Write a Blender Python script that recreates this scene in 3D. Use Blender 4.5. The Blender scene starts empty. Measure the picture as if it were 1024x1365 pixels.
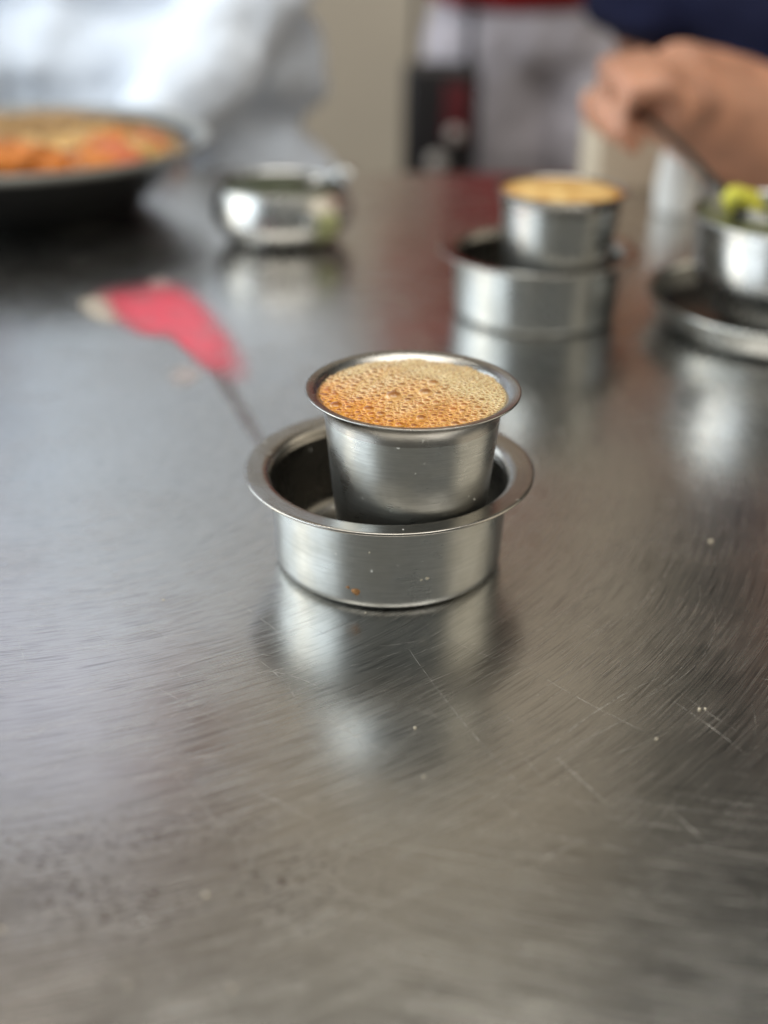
import bpy, bmesh, math, random
import numpy as np
from mathutils import Vector, Matrix

# ------------------------------------------------------------------ camera
SC = bpy.context.scene
COL = SC.collection
TH, ROLL, CAM_H, FPX = 0.4823, 0.0137, 0.2077, 1559.9      # pitch, roll, height over table, focal length in photo pixels
cam_d = bpy.data.cameras.new('camera')
cam = bpy.data.objects.new('camera', cam_d); COL.objects.link(cam)
R0 = Vector((1, 0, 0)); U0 = Vector((0, math.sin(TH), math.cos(TH))); F0 = Vector((0, math.cos(TH), -math.sin(TH)))
cr, sr = math.cos(ROLL), math.sin(ROLL)
Rv = R0 * cr + U0 * sr; Uv = U0 * cr - R0 * sr
cam.matrix_world = Matrix(((Rv.x, Uv.x, -F0.x, 0), (Rv.y, Uv.y, -F0.y, 0), (Rv.z, Uv.z, -F0.z, CAM_H), (0, 0, 0, 1)))
cam_d.sensor_fit = 'VERTICAL'; cam_d.sensor_height = 36.0; cam_d.sensor_width = 27.0
cam_d.lens = 36.0 * FPX / 1365.0
cam_d.clip_start = 0.01; cam_d.clip_end = 100
cam_d.dof.use_dof = True
cam_d.dof.focus_distance = 0.360
cam_d.dof.aperture_fstop = 3.8
cam_d.dof.aperture_blades = 0
SC.camera = cam

# ------------------------------------------------------------------ world, lamps, exposure
w = bpy.data.worlds.new('World'); SC.world = w; w.use_nodes = True
w.node_tree.nodes['Background'].inputs[0].default_value = (0.94, 1.0, 0.96, 1)
w.node_tree.nodes['Background'].inputs[1].default_value = 0.125

def area(name, loc, target, sx, sy, radiance, color):
    l = bpy.data.lights.new(name, 'AREA'); l.shape = 'RECTANGLE'; l.size = sx; l.size_y = sy
    l.energy = radiance * math.pi * sx * sy; l.color = color
    o = bpy.data.objects.new(name, l); COL.objects.link(o); o.location = loc
    d = Vector(target) - Vector(loc)
    o.rotation_euler = d.to_track_quat('-Z', 'Y').to_euler()
    return o
area('window_light_cool', (-1.75, 0.45, 0.85), (0, 0.45, 0.75), 3.0, 1.5, 2.9, (0.82, 0.92, 1.0))
area('window_light_warm', (-1.70, 0.42, 0.70), (0, 0.42, 0.60), 0.14, 1.2, 6.5, (1.0, 0.84, 0.58))
area('back_window_light', (-1.15, 2.86, 1.35), (-1.15, 0, 1.15), 1.25, 2.0, 0.66, (0.58, 0.69, 1.0))
area('ceiling_light', (0.1, -0.10, 2.45), (0.1, 0.30, 0), 2.8, 1.8, 3.2, (1.0, 0.96, 0.88))
area('wall_wash_light', (-0.3, 1.45, 2.75), (-0.3, 2.90, 0.75), 2.4, 0.12, 20.0, (1.0, 0.94, 0.82))  # added wall washer without a fixture, brightens the wall mirrored in the table
area('warm_fill_light', (1.7, 0.30, 0.75), (0, 0.35, 0.5), 1.5, 1.3, 1.0, (1.0, 0.88, 0.68))  # added warm fill for the beige strip on the steel's right side

SC.view_settings.view_transform = 'Standard'; SC.view_settings.look = 'None'
SC.view_settings.exposure = 0.25; SC.view_settings.gamma = 1.0
SC.view_settings.use_curve_mapping = False
SC.cycles.use_denoising = True
try:
    SC.cycles.denoiser = 'OPENIMAGEDENOISE'; SC.cycles.denoising_prefilter = 'ACCURATE'
except Exception:
    pass
SC.cycles.max_bounces = 6; SC.cycles.glossy_bounces = 5
SC.cycles.sample_clamp_indirect = 6.0
SC.cycles.caustics_reflective = True

random.seed(7); rng = np.random.default_rng(7)

# ------------------------------------------------------------------ pixel helpers (direction only; the distance comes from what a thing touches)
def ray(px, py):
    u, v = (px - 512) / FPX, (py - 682.5) / FPX
    x = cr * u + sr * v; y = -sr * u + cr * v
    return R0 * x - U0 * y + F0
def at_z(px, py, z=0.0):
    d = ray(px, py); t = (z - CAM_H) / d.z
    return Vector((0, 0, CAM_H)) + d * t
def at_y(px, py, Y):
    d = ray(px, py); return Vector((0, 0, CAM_H)) + d * (Y / d.y)

# ------------------------------------------------------------------ material helpers
class NT:
    def __init__(s, name):
        s.m = bpy.data.materials.new(name); s.m.use_nodes = True
        s.t = s.m.node_tree; s.n = s.t.nodes; s.b = s.n['Principled BSDF']
    def node(s, typ, **kw):
        n = s.n.new(typ)
        for k, v in kw.items(): setattr(n, k, v)
        return n
    def put(s, sock, v):
        if v is None: return
        if isinstance(v, bpy.types.NodeSocket): s.t.links.new(v, sock)
        else: sock.default_value = v
    def math(s, op, a, b=None, c=None, clamp=False):
        n = s.node('ShaderNodeMath', operation=op, use_clamp=clamp)
        s.put(n.inputs[0], a); s.put(n.inputs[1], b)
        if c is not None: s.put(n.inputs[2], c)
        return n.outputs[0]
    def vec(s, op, a, b=None, scale=None):
        n = s.node('ShaderNodeVectorMath', operation=op)
        s.put(n.inputs[0], a)
        if b is not None: s.put(n.inputs[1], b)
        if scale is not None: s.put(n.inputs['Scale'], scale)
        return n.outputs['Value'] if op in ('LENGTH', 'DOT_PRODUCT', 'DISTANCE') else n.outputs[0]
    def comb(s, x, y, z=0.0):
        n = s.node('ShaderNodeCombineXYZ'); s.put(n.inputs[0], x); s.put(n.inputs[1], y); s.put(n.inputs[2], z); return n.outputs[0]
    def sep(s, v):
        n = s.node('ShaderNodeSeparateXYZ'); s.put(n.inputs[0], v); return n.outputs
    def noise(s, v, scale, detail=2.0, rough=0.5):
        n = s.node('ShaderNodeTexNoise'); s.put(n.inputs['Vector'], v); s.put(n.inputs['Scale'], scale)
        s.put(n.inputs['Detail'], detail); s.put(n.inputs['Roughness'], rough); return n.outputs[0]
    def rng(s, v, a, b, c=0.0, d=1.0, smooth=True):
        n = s.node('ShaderNodeMapRange'); n.interpolation_type = 'SMOOTHSTEP' if smooth else 'LINEAR'
        s.put(n.inputs[0], v); s.put(n.inputs[1], a); s.put(n.inputs[2], b); s.put(n.inputs[3], c); s.put(n.inputs[4], d)
        return n.outputs[0]
    def mix(s, f, a, b):
        n = s.node('ShaderNodeMix'); n.data_type = 'RGBA'
        s.put(n.inputs[0], f)
        for k, v in ((6, a), (7, b)):
            s.put(n.inputs[k], tuple(v) + (1,) if isinstance(v, (tuple, list)) and len(v) == 3 else v)
        return n.outputs[2]
    def bump(s, h, dist, strength=1.0, normal=None):
        n = s.node('ShaderNodeBump'); s.put(n.inputs['Height'], h); n.inputs['Distance'].default_value = dist
        n.inputs['Strength'].default_value = strength
        if normal is not None: s.put(n.inputs['Normal'], normal)
        return n.outputs[0]
    def coord(s, which='Object'): return s.node('ShaderNodeTexCoord').outputs[which]
    def set(s, **kw):
        for k, v in kw.items():
            s.put(s.b.inputs[k.replace('_', ' ')], tuple(v) + (1,) if isinstance(v, tuple) and len(v) == 3 and 'Color' in k else v)
        return s.m

def plain(name, col, rough=0.6, metal=0.0, var=0.15, scale=20.0, bump=0.0, **kw):
    t = NT(name); c = t.coord()
    n = t.noise(c, scale, 4.0)
    f = t.rng(n, 0.3, 0.7, 0, 1)
    t.set(Base_Color=t.mix(f, tuple(x * (1 - var) for x in col), tuple(min(1, x * (1 + var)) for x in col)), Roughness=rough, Metallic=metal)
    if bump: t.set(Normal=t.bump(n, bump))
    for k, v in kw.items(): t.set(**{k: v})
    return t.m

def steel(name, col=(0.535, 0.545, 0.53), rough=0.24, seed=0.0, brush=1.0):
    """spun stainless steel: fine turning lines around the axis, random scuffs, water marks"""
    t = NT(name); uv = t.coord('UV'); ob = t.coord('Object')
    x, y, z = t.sep(uv)[:3]
    lines = t.noise(t.comb(t.math('MULTIPLY', x, 5.0), t.math('MULTIPLY', y, 2600.0), seed), 1.0, 3.0, 0.6)
    lines2 = t.noise(t.comb(t.math('MULTIPLY', x, 26.0), t.math('MULTIPLY', y, 900.0), seed + 3), 1.0, 2.0, 0.6)
    scuff = t.noise(t.vec('MULTIPLY', ob, (900, 260, 700)), 1.0, 2.0, 0.7)
    blot = t.noise(ob, 55.0, 3.0, 0.6)
    h = t.math('ADD', t.math('MULTIPLY', lines, 0.9), t.math('ADD', t.math('MULTIPLY', lines2, 0.6), t.math('MULTIPLY', t.rng(scuff, 0.62, 0.72), 0.35)))
    r = t.math('ADD', t.math('MULTIPLY', t.rng(blot, 0.3, 0.7), 0.10), t.math('ADD', t.math('MULTIPLY', lines, 0.10), rough - 0.10))
    spots = t.noise(t.vec('ADD', ob, (seed, 0, 0)), 420.0, 1.0, 0.4)
    sp = t.math('MULTIPLY', t.rng(spots, 0.735, 0.765), t.rng(blot, 0.5, 0.62))
    base = t.mix(t.rng(blot, 0.35, 0.75), col, tuple(c * f for c, f in zip(col, (0.82, 0.80, 0.76))))
    base = t.mix(t.math('MULTIPLY', t.rng(t.math('ADD', t.math('MULTIPLY', lines, 0.55), t.math('MULTIPLY', lines2, 0.45)), 0.40, 0.62), 0.45), base, tuple(c * 0.66 for c in col))
    base = t.mix(sp, base, (0.75, 0.74, 0.70))
    t.set(Base_Color=base, Metallic=t.math('SUBTRACT', 1.0, t.math('MULTIPLY', sp, 0.6)), Roughness=t.math('ADD', r, t.math('MULTIPLY', sp, 0.3)),
          Normal=t.bump(h, 0.000036 * brush))
    return t.m

# ------------------------------------------------------------------ mesh helpers
def tag(o, label=None, cat=None, group=None, kind=None):
    if label: o['label'] = label
    if cat: o['category'] = cat
    if group: o['group'] = group
    if kind: o['kind'] = kind
    return o
def empty(name, loc=(0, 0, 0), rz=0.0, **kw):
    o = bpy.data.objects.new(name, None); COL.objects.link(o); o.location = loc; o.rotation_euler = (0, 0, rz)
    o.empty_display_size = 0.02
    return tag(o, **kw)
def link(name, me, mat, parent=None, smooth=True):
    o = bpy.data.objects.new(name, me); COL.objects.link(o)
    if mat is not None: me.materials.append(mat)
    if smooth:
        me.polygons.foreach_set('use_smooth', [True] * len(me.polygons))
    if parent is not None: o.parent = parent
    return o
def from_bm(name, bm, mat, parent=None, smooth=True):
    me = bpy.data.meshes.new(name); bm.to_mesh(me); bm.free()
    return link(name, me, mat, parent, smooth)

def refine(prof, maxlen=0.0016):
    out = [prof[0]]
    for a, b in zip(prof[:-1], prof[1:]):
        n = max(1, int(math.hypot(b[0] - a[0], b[1] - a[1]) / maxlen))
        for k in range(1, n + 1): out.append((a[0] + (b[0] - a[0]) * k / n, a[1] + (b[1] - a[1]) * k / n))
    return out
def rounded(pts, rad, n=5):
    """round the corners of a polyline; rad = list of radii per point"""
    out = [pts[0]]
    for i in range(1, len(pts) - 1):
        p, a, b = Vector(pts[i]), Vector(pts[i - 1]), Vector(pts[i + 1])
        r = rad[i]
        if r <= 0: out.append(tuple(p)); continue
        da, db = (a - p), (b - p)
        r1 = min(r, da.length * 0.49, db.length * 0.49)
        s, e = p + da.normalized() * r1, p + db.normalized() * r1
        for k in range(n + 1):
            u = k / n
            out.append(tuple(s * (1 - u) ** 2 + p * 2 * u * (1 - u) + e * u * u))
    out.append(pts[-1]); return out
def lathe(name, prof, mat, parent=None, segs=128, wob=0.0, sub=0.004):
    prof = refine(prof, sub)
    vs, fs, uvs = [], [], []
    L = [0.0]
    for a, b in zip(prof[:-1], prof[1:]): L.append(L[-1] + math.hypot(b[0] - a[0], b[1] - a[1]))
    for (r, z) in prof:
        for k in range(segs):
            a = 2 * math.pi * k / segs
            d = 1 + wob * (math.sin(2 * a + 0.7) + 0.5 * math.sin(3 * a + 2.0))
            vs.append((r * d * math.cos(a), r * d * math.sin(a), z))
    n = len(prof)
    for i in range(n - 1):
        for k in range(segs):
            k2 = (k + 1) % segs
            fs.append((i * segs + k, i * segs + k2, (i + 1) * segs + k2, (i + 1) * segs + k))
            u0, u1 = k / segs, (k + 1) / segs
            uvs += [(u0, L[i]), (u1, L[i]), (u1, L[i + 1]), (u0, L[i + 1])]
    me = bpy.data.meshes.new(name); me.from_pydata(vs, [], fs)
    ul = me.uv_layers.new(name='UVMap')
    ul.data.foreach_set('uv', [c for uv in uvs for c in uv])
    bm = bmesh.new(); bm.from_mesh(me)
    bmesh.ops.remove_doubles(bm, verts=bm.verts[:], dist=1e-7)
    bmesh.ops.recalc_face_normals(bm, faces=bm.faces[:])
    bm.to_mesh(me); bm.free()
    return link(name, me, mat, parent)

def add_tube(bm, pts, rad, segs=14, flat=1.0, flat_dir=None, cap=True):
    """tapered tube along pts; flat < 1 squashes the section along flat_dir"""
    pts = [Vector(p) for p in pts]
    if not hasattr(rad, '__len__'): rad = [rad] * len(pts)
    rings = []
    up = Vector(flat_dir) if flat_dir is not None else Vector((0.13, 0.21, 0.97))
    for i, p in enumerate(pts):
        t = (pts[min(i + 1, len(pts) - 1)] - pts[max(i - 1, 0)]).normalized()
        b = (up - t * up.dot(t))
        if b.length < 1e-4: b = t.orthogonal()
        b.normalize(); a = t.cross(b).normalized()
        rings.append([bm.verts.new(p + a * (rad[i] * math.cos(2 * math.pi * k / segs)) + b * (rad[i] * flat * math.sin(2 * math.pi * k / segs))) for k in range(segs)])
    for r1, r2 in zip(rings[:-1], rings[1:]):
        for k in range(segs):
            bm.faces.new((r1[k], r1[(k + 1) % segs], r2[(k + 1) % segs], r2[k]))
    if cap:
        for ring, q, s in ((rings[0], pts[0], pts[0] - pts[1]), (rings[-1], pts[-1], pts[-1] - pts[-2])):
            rr = rad[0] if ring is rings[0] else rad[-1]
            tip = bm.verts.new(q + s.normalized() * rr * 0.7 * flat)
            for k in range(segs): bm.faces.new((ring[k], ring[(k + 1) % segs], tip))
def add_ell(bm, c, r, segs=16, rings=10):
    m = Matrix.Translation(Vector(c)) @ Matrix.Diagonal((r[0], r[1], r[2], 1))
    bmesh.ops.create_uvsphere(bm, u_segments=segs, v_segments=rings, radius=1.0, matrix=m)
def add_box(bm, lo, hi, bev=0.0):
    c = [(a + b) / 2 for a, b in zip(lo, hi)]; s = [abs(b - a) for a, b in zip(lo, hi)]
    r = bmesh.ops.create_cube(bm, size=1.0, matrix=Matrix.Translation(c) @ Matrix.Diagonal((s[0], s[1], s[2], 1)))
    if bev:
        es = list({e for v in r['verts'] for e in v.link_edges})
        bmesh.ops.bevel(bm, geom=es, offset=bev, segments=3, affect='EDGES', profile=0.5)
def skin(name, bm, mat, parent, voxel=0.008, smooth=6, tex=None):
    """fuse overlapping shapes into one continuous surface"""
    bmesh.ops.recalc_face_normals(bm, faces=bm.faces[:])
    me = bpy.data.meshes.new(name + '_raw'); bm.to_mesh(me); bm.free()
    o = bpy.data.objects.new(name + '_raw', me); COL.objects.link(o)
    m = o.modifiers.new('r', 'REMESH'); m.mode = 'VOXEL'; m.voxel_size = voxel
    s = o.modifiers.new('s', 'SMOOTH'); s.iterations = smooth; s.factor = 0.5
    if tex:
        tx = bpy.data.textures.new(name + '_folds', 'CLOUDS'); tx.noise_scale = tex[0]
        d = o.modifiers.new('d', 'DISPLACE'); d.texture = tx; d.strength = tex[1]; d.texture_coords = 'LOCAL'
    ev = o.evaluated_get(bpy.context.evaluated_depsgraph_get())
    out = bpy.data.meshes.new_from_object(ev); out.name = name
    bpy.data.objects.remove(o); bpy.data.meshes.remove(me)
    return link(name, out, mat, parent)

# ------------------------------------------------------------------ materials
def table_steel():
    t = NT('worn_table_steel'); P = t.coord('Object')
    wob = t.node('ShaderNodeTexNoise'); t.put(wob.inputs['Vector'], P); wob.inputs['Scale'].default_value = 9.0; wob.inputs['Detail'].default_value = 2.0
    wv = t.vec('SCALE', t.vec('SUBTRACT', wob.outputs[1], (0.5, 0.5, 0.5)), scale=0.007)
    Pw = t.vec('ADD', P, wv)
    px, py, pz = t.sep(P)[:3]
    def arcs(cx, cy, fr, fa, seed, detail=2.0):
        d = t.vec('SUBTRACT', Pw, (cx, cy, 0)); x, y, _ = t.sep(d)[:3]
        r = t.vec('LENGTH', t.comb(x, y)); a = t.math('ARCTAN2', y, x)
        return t.noise(t.comb(t.math('MULTIPLY', r, fr), t.math('MULTIPLY', a, fa), seed), 1.0, detail, 0.62)
    A1 = arcs(-0.157, 0.485, 760, 4.0, 1.0); A2 = arcs(-0.157, 0.485, 2500, 12.0, 2.0, 1.0)
    B1 = arcs(0.20, 0.95, 620, 12, 4.0); B2 = arcs(0.20, 0.95, 2200, 34, 5.0, 1.0)
    big = t.noise(P, 7.0, 3.0, 0.55); med = t.noise(P, 34.0, 4.0, 0.6); fine = t.noise(P, 900.0, 2.0, 0.6)
    # which direction of rubbing shows where
    mB = t.math('MULTIPLY', t.rng(t.math('ADD', py, t.math('MULTIPLY', big, 0.12)), 0.315, 0.265), t.rng(px, -0.04, 0.03))
    def lerp(f, a, b): return t.math('ADD', t.math('MULTIPLY', a, t.math('SUBTRACT', 1.0, f)), t.math('MULTIPLY', b, f))
    s1 = lerp(mB, A1, B1); s2 = lerp(mB, A2, B2)
    patch = t.rng(med, 0.36, 0.66)
    streak = t.math('ADD', t.math('MULTIPLY', s1, 0.46), t.math('MULTIPLY', s2, 0.92))
    # brown dried flecks near the edge where cups are wiped
    fp = t.vec('SUBTRACT', P, (-0.052, 0.206, 0)); fp = t.vec('MULTIPLY', fp, (1.0, 2.4, 0))
    zone = t.math('ADD', t.rng(t.vec('LENGTH', fp), 0.075, 0.02), t.math('MULTIPLY', t.rng(med, 0.55, 0.75), 0.15))
    fl = t.noise(t.vec('MULTIPLY', Pw, (420, 900, 0)), 1.0, 1.0, 0.5)
    fleck = t.math('MULTIPLY', t.rng(fl, 0.575, 0.64), t.math('MULTIPLY', zone, t.rng(med, 0.38, 0.55)))
    brown = t.math('MULTIPLY', t.rng(t.vec('LENGTH', t.vec('MULTIPLY', t.vec('SUBTRACT', P, (-0.085, 0.165, 0)), (1, 1, 0))), 0.075, 0.02), t.rng(big, 0.3, 0.6))
    col = t.mix(t.rng(big, 0.35, 0.7), (0.60, 0.59, 0.57), (0.54, 0.525, 0.50))
    col = t.mix(t.math('MULTIPLY', t.rng(streak, 0.68, 0.52), 0.80), col, (0.37, 0.36, 0.355))
    col = t.mix(t.math('MULTIPLY', brown, 0.35), col, (0.42, 0.33, 0.27))
    col = t.mix(t.math('MULTIPLY', fleck, 0.95), col, (0.13, 0.085, 0.07))
    r = t.math('ADD', 0.175, t.math('MULTIPLY', t.rng(med, 0.3, 0.75), 0.04))
    r = t.math('ADD', r, t.math('MULTIPLY', t.rng(big, 0.35, 0.7), 0.05))
    r = t.math('ADD', r, t.math('MULTIPLY', t.rng(streak, 0.5, 0.95), 0.08))
    hgt = t.math('ADD', t.math('MULTIPLY', streak, t.math('ADD', 0.25, t.math('MULTIPLY', patch, 0.75))), t.math('MULTIPLY', fine, 0.12))
    n1 = t.bump(med, 0.00004); n2 = t.bump(hgt, 0.00004, 1.0, n1)
    t.set(Base_Color=col, Metallic=1.0, Roughness=r, Normal=n2)
    return t.m

M_TABLE = table_steel()
M_STEEL_BOWL = steel('spun_steel_bowl', seed=1.0, rough=0.31)
M_STEEL_CUP = steel('spun_steel_tumbler', seed=5.0, rough=0.31)
M_STEEL_RIM = steel('spun_steel_rim', seed=9.0, rough=0.23)
M_BOWL_RIM = steel('dull_bowl_rim', col=(0.42, 0.40, 0.37), seed=17.0, rough=0.27)
M_CUP_RIM = steel('dull_cup_rim', col=(0.44, 0.43, 0.41), seed=23.0, rough=0.26)
M_BOWL_IN = steel('darkened_interior_steel', col=(0.30, 0.285, 0.26), seed=21.0, rough=0.28)  # bowl interior darkened in colour to stand for its dark reflections
M_STEEL_BRIGHT = steel('bright_steel', col=(0.66, 0.66, 0.65), seed=13.0, rough=0.27)
M_DARKDISH = plain('black_dish_glaze', (0.012, 0.012, 0.012), 0.3, bump=0.0003)
M_DISHRIM = plain('grey_dish_rim', (0.30, 0.30, 0.28), 0.4, 0.5)
M_WALL = plain('beige_wall_paint', (0.47, 0.41, 0.33), 0.85, var=0.06, scale=3.0, bump=0.002)
M_WALLDARK = plain('dark_wall_paint', (0.035, 0.038, 0.035), 0.8, var=0.1, scale=3.0)
M_FLOOR = plain('beige_floor', (0.33, 0.29, 0.24), 0.6, var=0.1, scale=5.0)
M_SKIN = plain('skin', (0.46, 0.225, 0.14), 0.5, var=0.28, scale=22.0, Subsurface_Weight=0.1)
M_SKIN2 = plain('skin_deep', (0.32, 0.16, 0.10), 0.5, var=0.10, scale=30.0)
M_WHITE = plain('white_shirt_cotton', (0.74, 0.81, 0.92), 0.9, var=0.04, scale=12.0, bump=0.001)
M_NAVY = plain('navy_shirt_cotton', (0.006, 0.009, 0.045), 0.9, var=0.15, bump=0.001)
M_GREY = plain('grey_trouser_cotton', (0.50, 0.47, 0.52), 0.9, var=0.12, scale=8.0, bump=0.001)
M_RED = plain('red_shirt_cotton', (0.28, 0.007, 0.010), 0.9, var=0.1)
M_BLACK = plain('black_bag_leather', (0.012, 0.01, 0.011), 0.45)
M_BAGRED = plain('dark_red_bag_lining', (0.10, 0.006, 0.010), 0.7)
M_HAIR = plain('black_hair', (0.012, 0.010, 0.009), 0.5)
M_DENIM = plain('dark_trousers', (0.03, 0.035, 0.05), 0.9)
M_SHOE = plain('brown_shoe', (0.05, 0.03, 0.02), 0.5)
def film(name, col, alpha):
    t = NT(name); n = t.noise(t.coord(), 60.0, 3.0, 0.6); a = t.node('ShaderNodeVertexColor'); a.layer_name = 'film_density'
    return t.set(Base_Color=t.mix(t.rng(n, 0.35, 0.7), col, tuple(c * 0.75 + 0.08 for c in col)), Roughness=0.35,
                 Alpha=t.math('MULTIPLY', t.rng(n, 0.25, 0.75, alpha, alpha - 0.2), t.sep(a.outputs[0])[0]))
M_RED_REFL = film('red_reflection_film', (0.70, 0.050, 0.09), 1.0); M_CREAM_REFL = film('cream_reflection_film', (0.60, 0.52, 0.42), 0.8); M_STREAK = film('dark_reflection_film', (0.15, 0.125, 0.125), 0.6)  # tones of the red table reflection, painted as translucent film
M_STUD = plain('pale_stud', (0.50, 0.46, 0.43), 0.4)
M_ORANGE = plain('orange_fried_food', (0.55, 0.18, 0.03), 0.5, var=0.4, scale=70.0, bump=0.004)
M_TAN = plain('tan_fried_food', (0.55, 0.34, 0.12), 0.5, var=0.35, scale=70.0, bump=0.004)
M_PINK = plain('red_orange_food', (0.55, 0.15, 0.06), 0.5, var=0.3, scale=70.0, bump=0.004)
M_RICE = plain('yellow_brown_rice', (0.30, 0.17, 0.055), 0.6, var=0.45, scale=120.0, bump=0.006)
M_SAUCE = plain('dark_red_sauce', (0.12, 0.015, 0.006), 0.25, var=0.2)
M_GREENCH = plain('dark_green_relish', (0.035, 0.04, 0.010), 0.4, var=0.4, scale=90.0, bump=0.003)
M_OLIVE = plain('olive_curry', (0.10, 0.11, 0.045), 0.35, var=0.3, scale=80.0, bump=0.002)
M_LIME = plain('lime_flesh', (0.55, 0.52, 0.05), 0.5, var=0.2, scale=60.0)
M_WHITEC = plain('white_glaze', (0.78, 0.78, 0.75), 0.25, var=0.03)
M_CREAM = plain('cream_glaze', (0.68, 0.58, 0.42), 0.35, var=0.05)
M_BEIGE = plain('beige_card', (0.55, 0.47, 0.36), 0.85, var=0.05)
M_CRUMB = plain('pale_crumb', (0.72, 0.64, 0.50), 0.6, var=0.2, scale=400.0)

# ------------------------------------------------------------------ the setting
def box_obj(name, lo, hi, mat, bev=0.0, parent=None):
    bm = bmesh.new(); add_box(bm, lo, hi, bev); return from_bm(name, bm, mat, parent, smooth=False)
FZ = -0.75
tag(box_obj('floor', (-4, -2.0, FZ - 0.1), (4, 3.2, FZ), M_FLOOR), kind='structure')
tag(box_obj('wall', (-4, 2.9, FZ), (0.76, 3.05, 3.6), M_WALL), kind='structure')
tag(box_obj('wall_dark', (0.763, 2.88, FZ), (4, 3.05, 3.6), M_WALLDARK), kind='structure')

tbl = empty('table', (0, 0.4, FZ), label='scratched stainless steel table the coffee cups stand on', cat='table')
bm = bmesh.new(); add_box(bm, (-1.1, -0.35, -0.03), (1.1, 1.03, 0.0), 0.004)
tt = from_bm('tabletop', bm, M_TABLE, tbl, smooth=False)
tt.matrix_parent_inverse = tbl.matrix_basis.inverted()
for sx in (-1.02, 1.02):
    for sy in (-0.27, 0.95):
        bm = bmesh.new(); add_box(bm, (sx - 0.02, sy - 0.02, FZ), (sx + 0.02, sy + 0.02, -0.0301), 0.003)
        lg = from_bm('leg', bm, M_STEEL_RIM, tbl, smooth=False); lg.matrix_parent_inverse = tbl.matrix_basis.inverted()

# scratches: hair-thin burrs that follow straight slips and the rubbing arcs
SCRATCH = [((265, 770), (395, 862), .00016, .02), ((545, 865), (705, 1060), .00020, -.02), ((345, 880), (402, 948), .00018, .06),
           ((742, 1010), (812, 1074), .00026, .0), ((898, 935), (990, 1002), .00022, .02), ((893, 1080), (945, 1130), .00018, .03),
           ((150, 890), (330, 985), .00012, .02), ((700, 1030), (885, 900), .00020, .05), ((715, 1035), (850, 952), .00016, .04),
           ((510, 1390), (600, 1290), .00020, .0), ((300, 1040), (430, 1100), .00012, .03), ((690, 880), (860, 975), .00012, -.03),
           ((735, 1050), (690, 1000), .00012, .0), ((60, 700), (190, 800), .00016, .02), ((180, 1215), (205, 1235), .0002, .0),
           ((690, 1260), (725, 1300), .0002, .0), ((720, 1150), (770, 1125), .0002, .05), ((425, 960), (520, 1010), .00014, .05),
           ((860, 640), (800, 760), .00012, .10), ((930, 760), (820, 905), .00012, .12), ((905, 700), (745, 870), .00014, .10),
           ((840, 700), (700, 850), .00012, .08), ((950, 800), (860, 930), .00012, .12), ((360, 895), (440, 925), .00018, .08),
           ((395, 985), (455, 1030), .00016, .10), ((420, 955), (490, 1005), .00016, .12)]
def scratch_mesh():
    bm = bmesh.new(); rs = random.Random(3)
    def ribbon(a, b, wd, bend):
        d = b - a; n = Vector((-d.y, d.x, 0)); N = 14; prev = None
        for i in range(N + 1):
            u = i / N; c = a + d * u + n * (bend * 4 * u * (1 - u) + rs.uniform(-.0015, .0015))
            ww = wd * 0.5 * (0.25 + 0.75 * math.sin(math.pi * min(1, max(0, u)))) * rs.uniform(0.6, 1.1)
            m = n.normalized() * ww
            v = [bm.verts.new((c.x - m.x, c.y - m.y, 0.00003)), bm.verts.new((c.x, c.y, 0.00003 + ww * 0.5)), bm.verts.new((c.x + m.x, c.y + m.y, 0.00003))]
            if prev:
                bm.faces.new((prev[0], v[0], v[1], prev[1])); bm.faces.new((prev[1], v[1], v[2], prev[2]))
            prev = v
    for a, b, wd, bend in SCRATCH: ribbon(at_z(*a), at_z(*b), wd, bend)
    for _ in range(420):                                   # fine rubbing arcs
        c = at_z(rs.uniform(-40, 1060), rs.uniform(600, 1365)); d = c - Vector((-0.157, 0.485, 0)); an = math.atan2(d.y, d.x) + math.pi / 2 + rs.gauss(0, 0.10)
        if c.y < 0.245 and c.x > -0.01: an = rs.gauss(-0.17, 0.10)
        L = rs.uniform(0.006, 0.040); e = c + Vector((math.cos(an), math.sin(an), 0)) * L
        ribbon(c, e, rs.uniform(.00003, .00008), -L / max(0.1, d.length) / 8)
    for _ in range(150):                                   # faint short slips in all directions
        c = at_z(rs.uniform(0, 1024), rs.uniform(640, 1365) ); an = rs.choice([rs.gauss(-0.75, 0.35), rs.gauss(0.6, 0.4)]); L = rs.uniform(0.004, 0.028)
        e = c + Vector((math.cos(an), math.sin(an), 0)) * L
        ribbon(c, e, rs.uniform(.00004, .00011), rs.uniform(-.06, .06))
    return bm
t = NT('scratch_burr'); n = t.noise(t.coord(), 260.0, 2.0, 0.6)
M_SCR = t.set(Base_Color=(0.80, 0.78, 0.74), Metallic=1.0, Roughness=0.42, Alpha=t.rng(n, 0.36, 0.60, 0.20, 0.85))
so = from_bm('scratches', scratch_mesh(), M_SCR, tbl); so.matrix_parent_inverse = tbl.matrix_basis.inverted(); so['kind'] = 'stuff'

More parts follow.
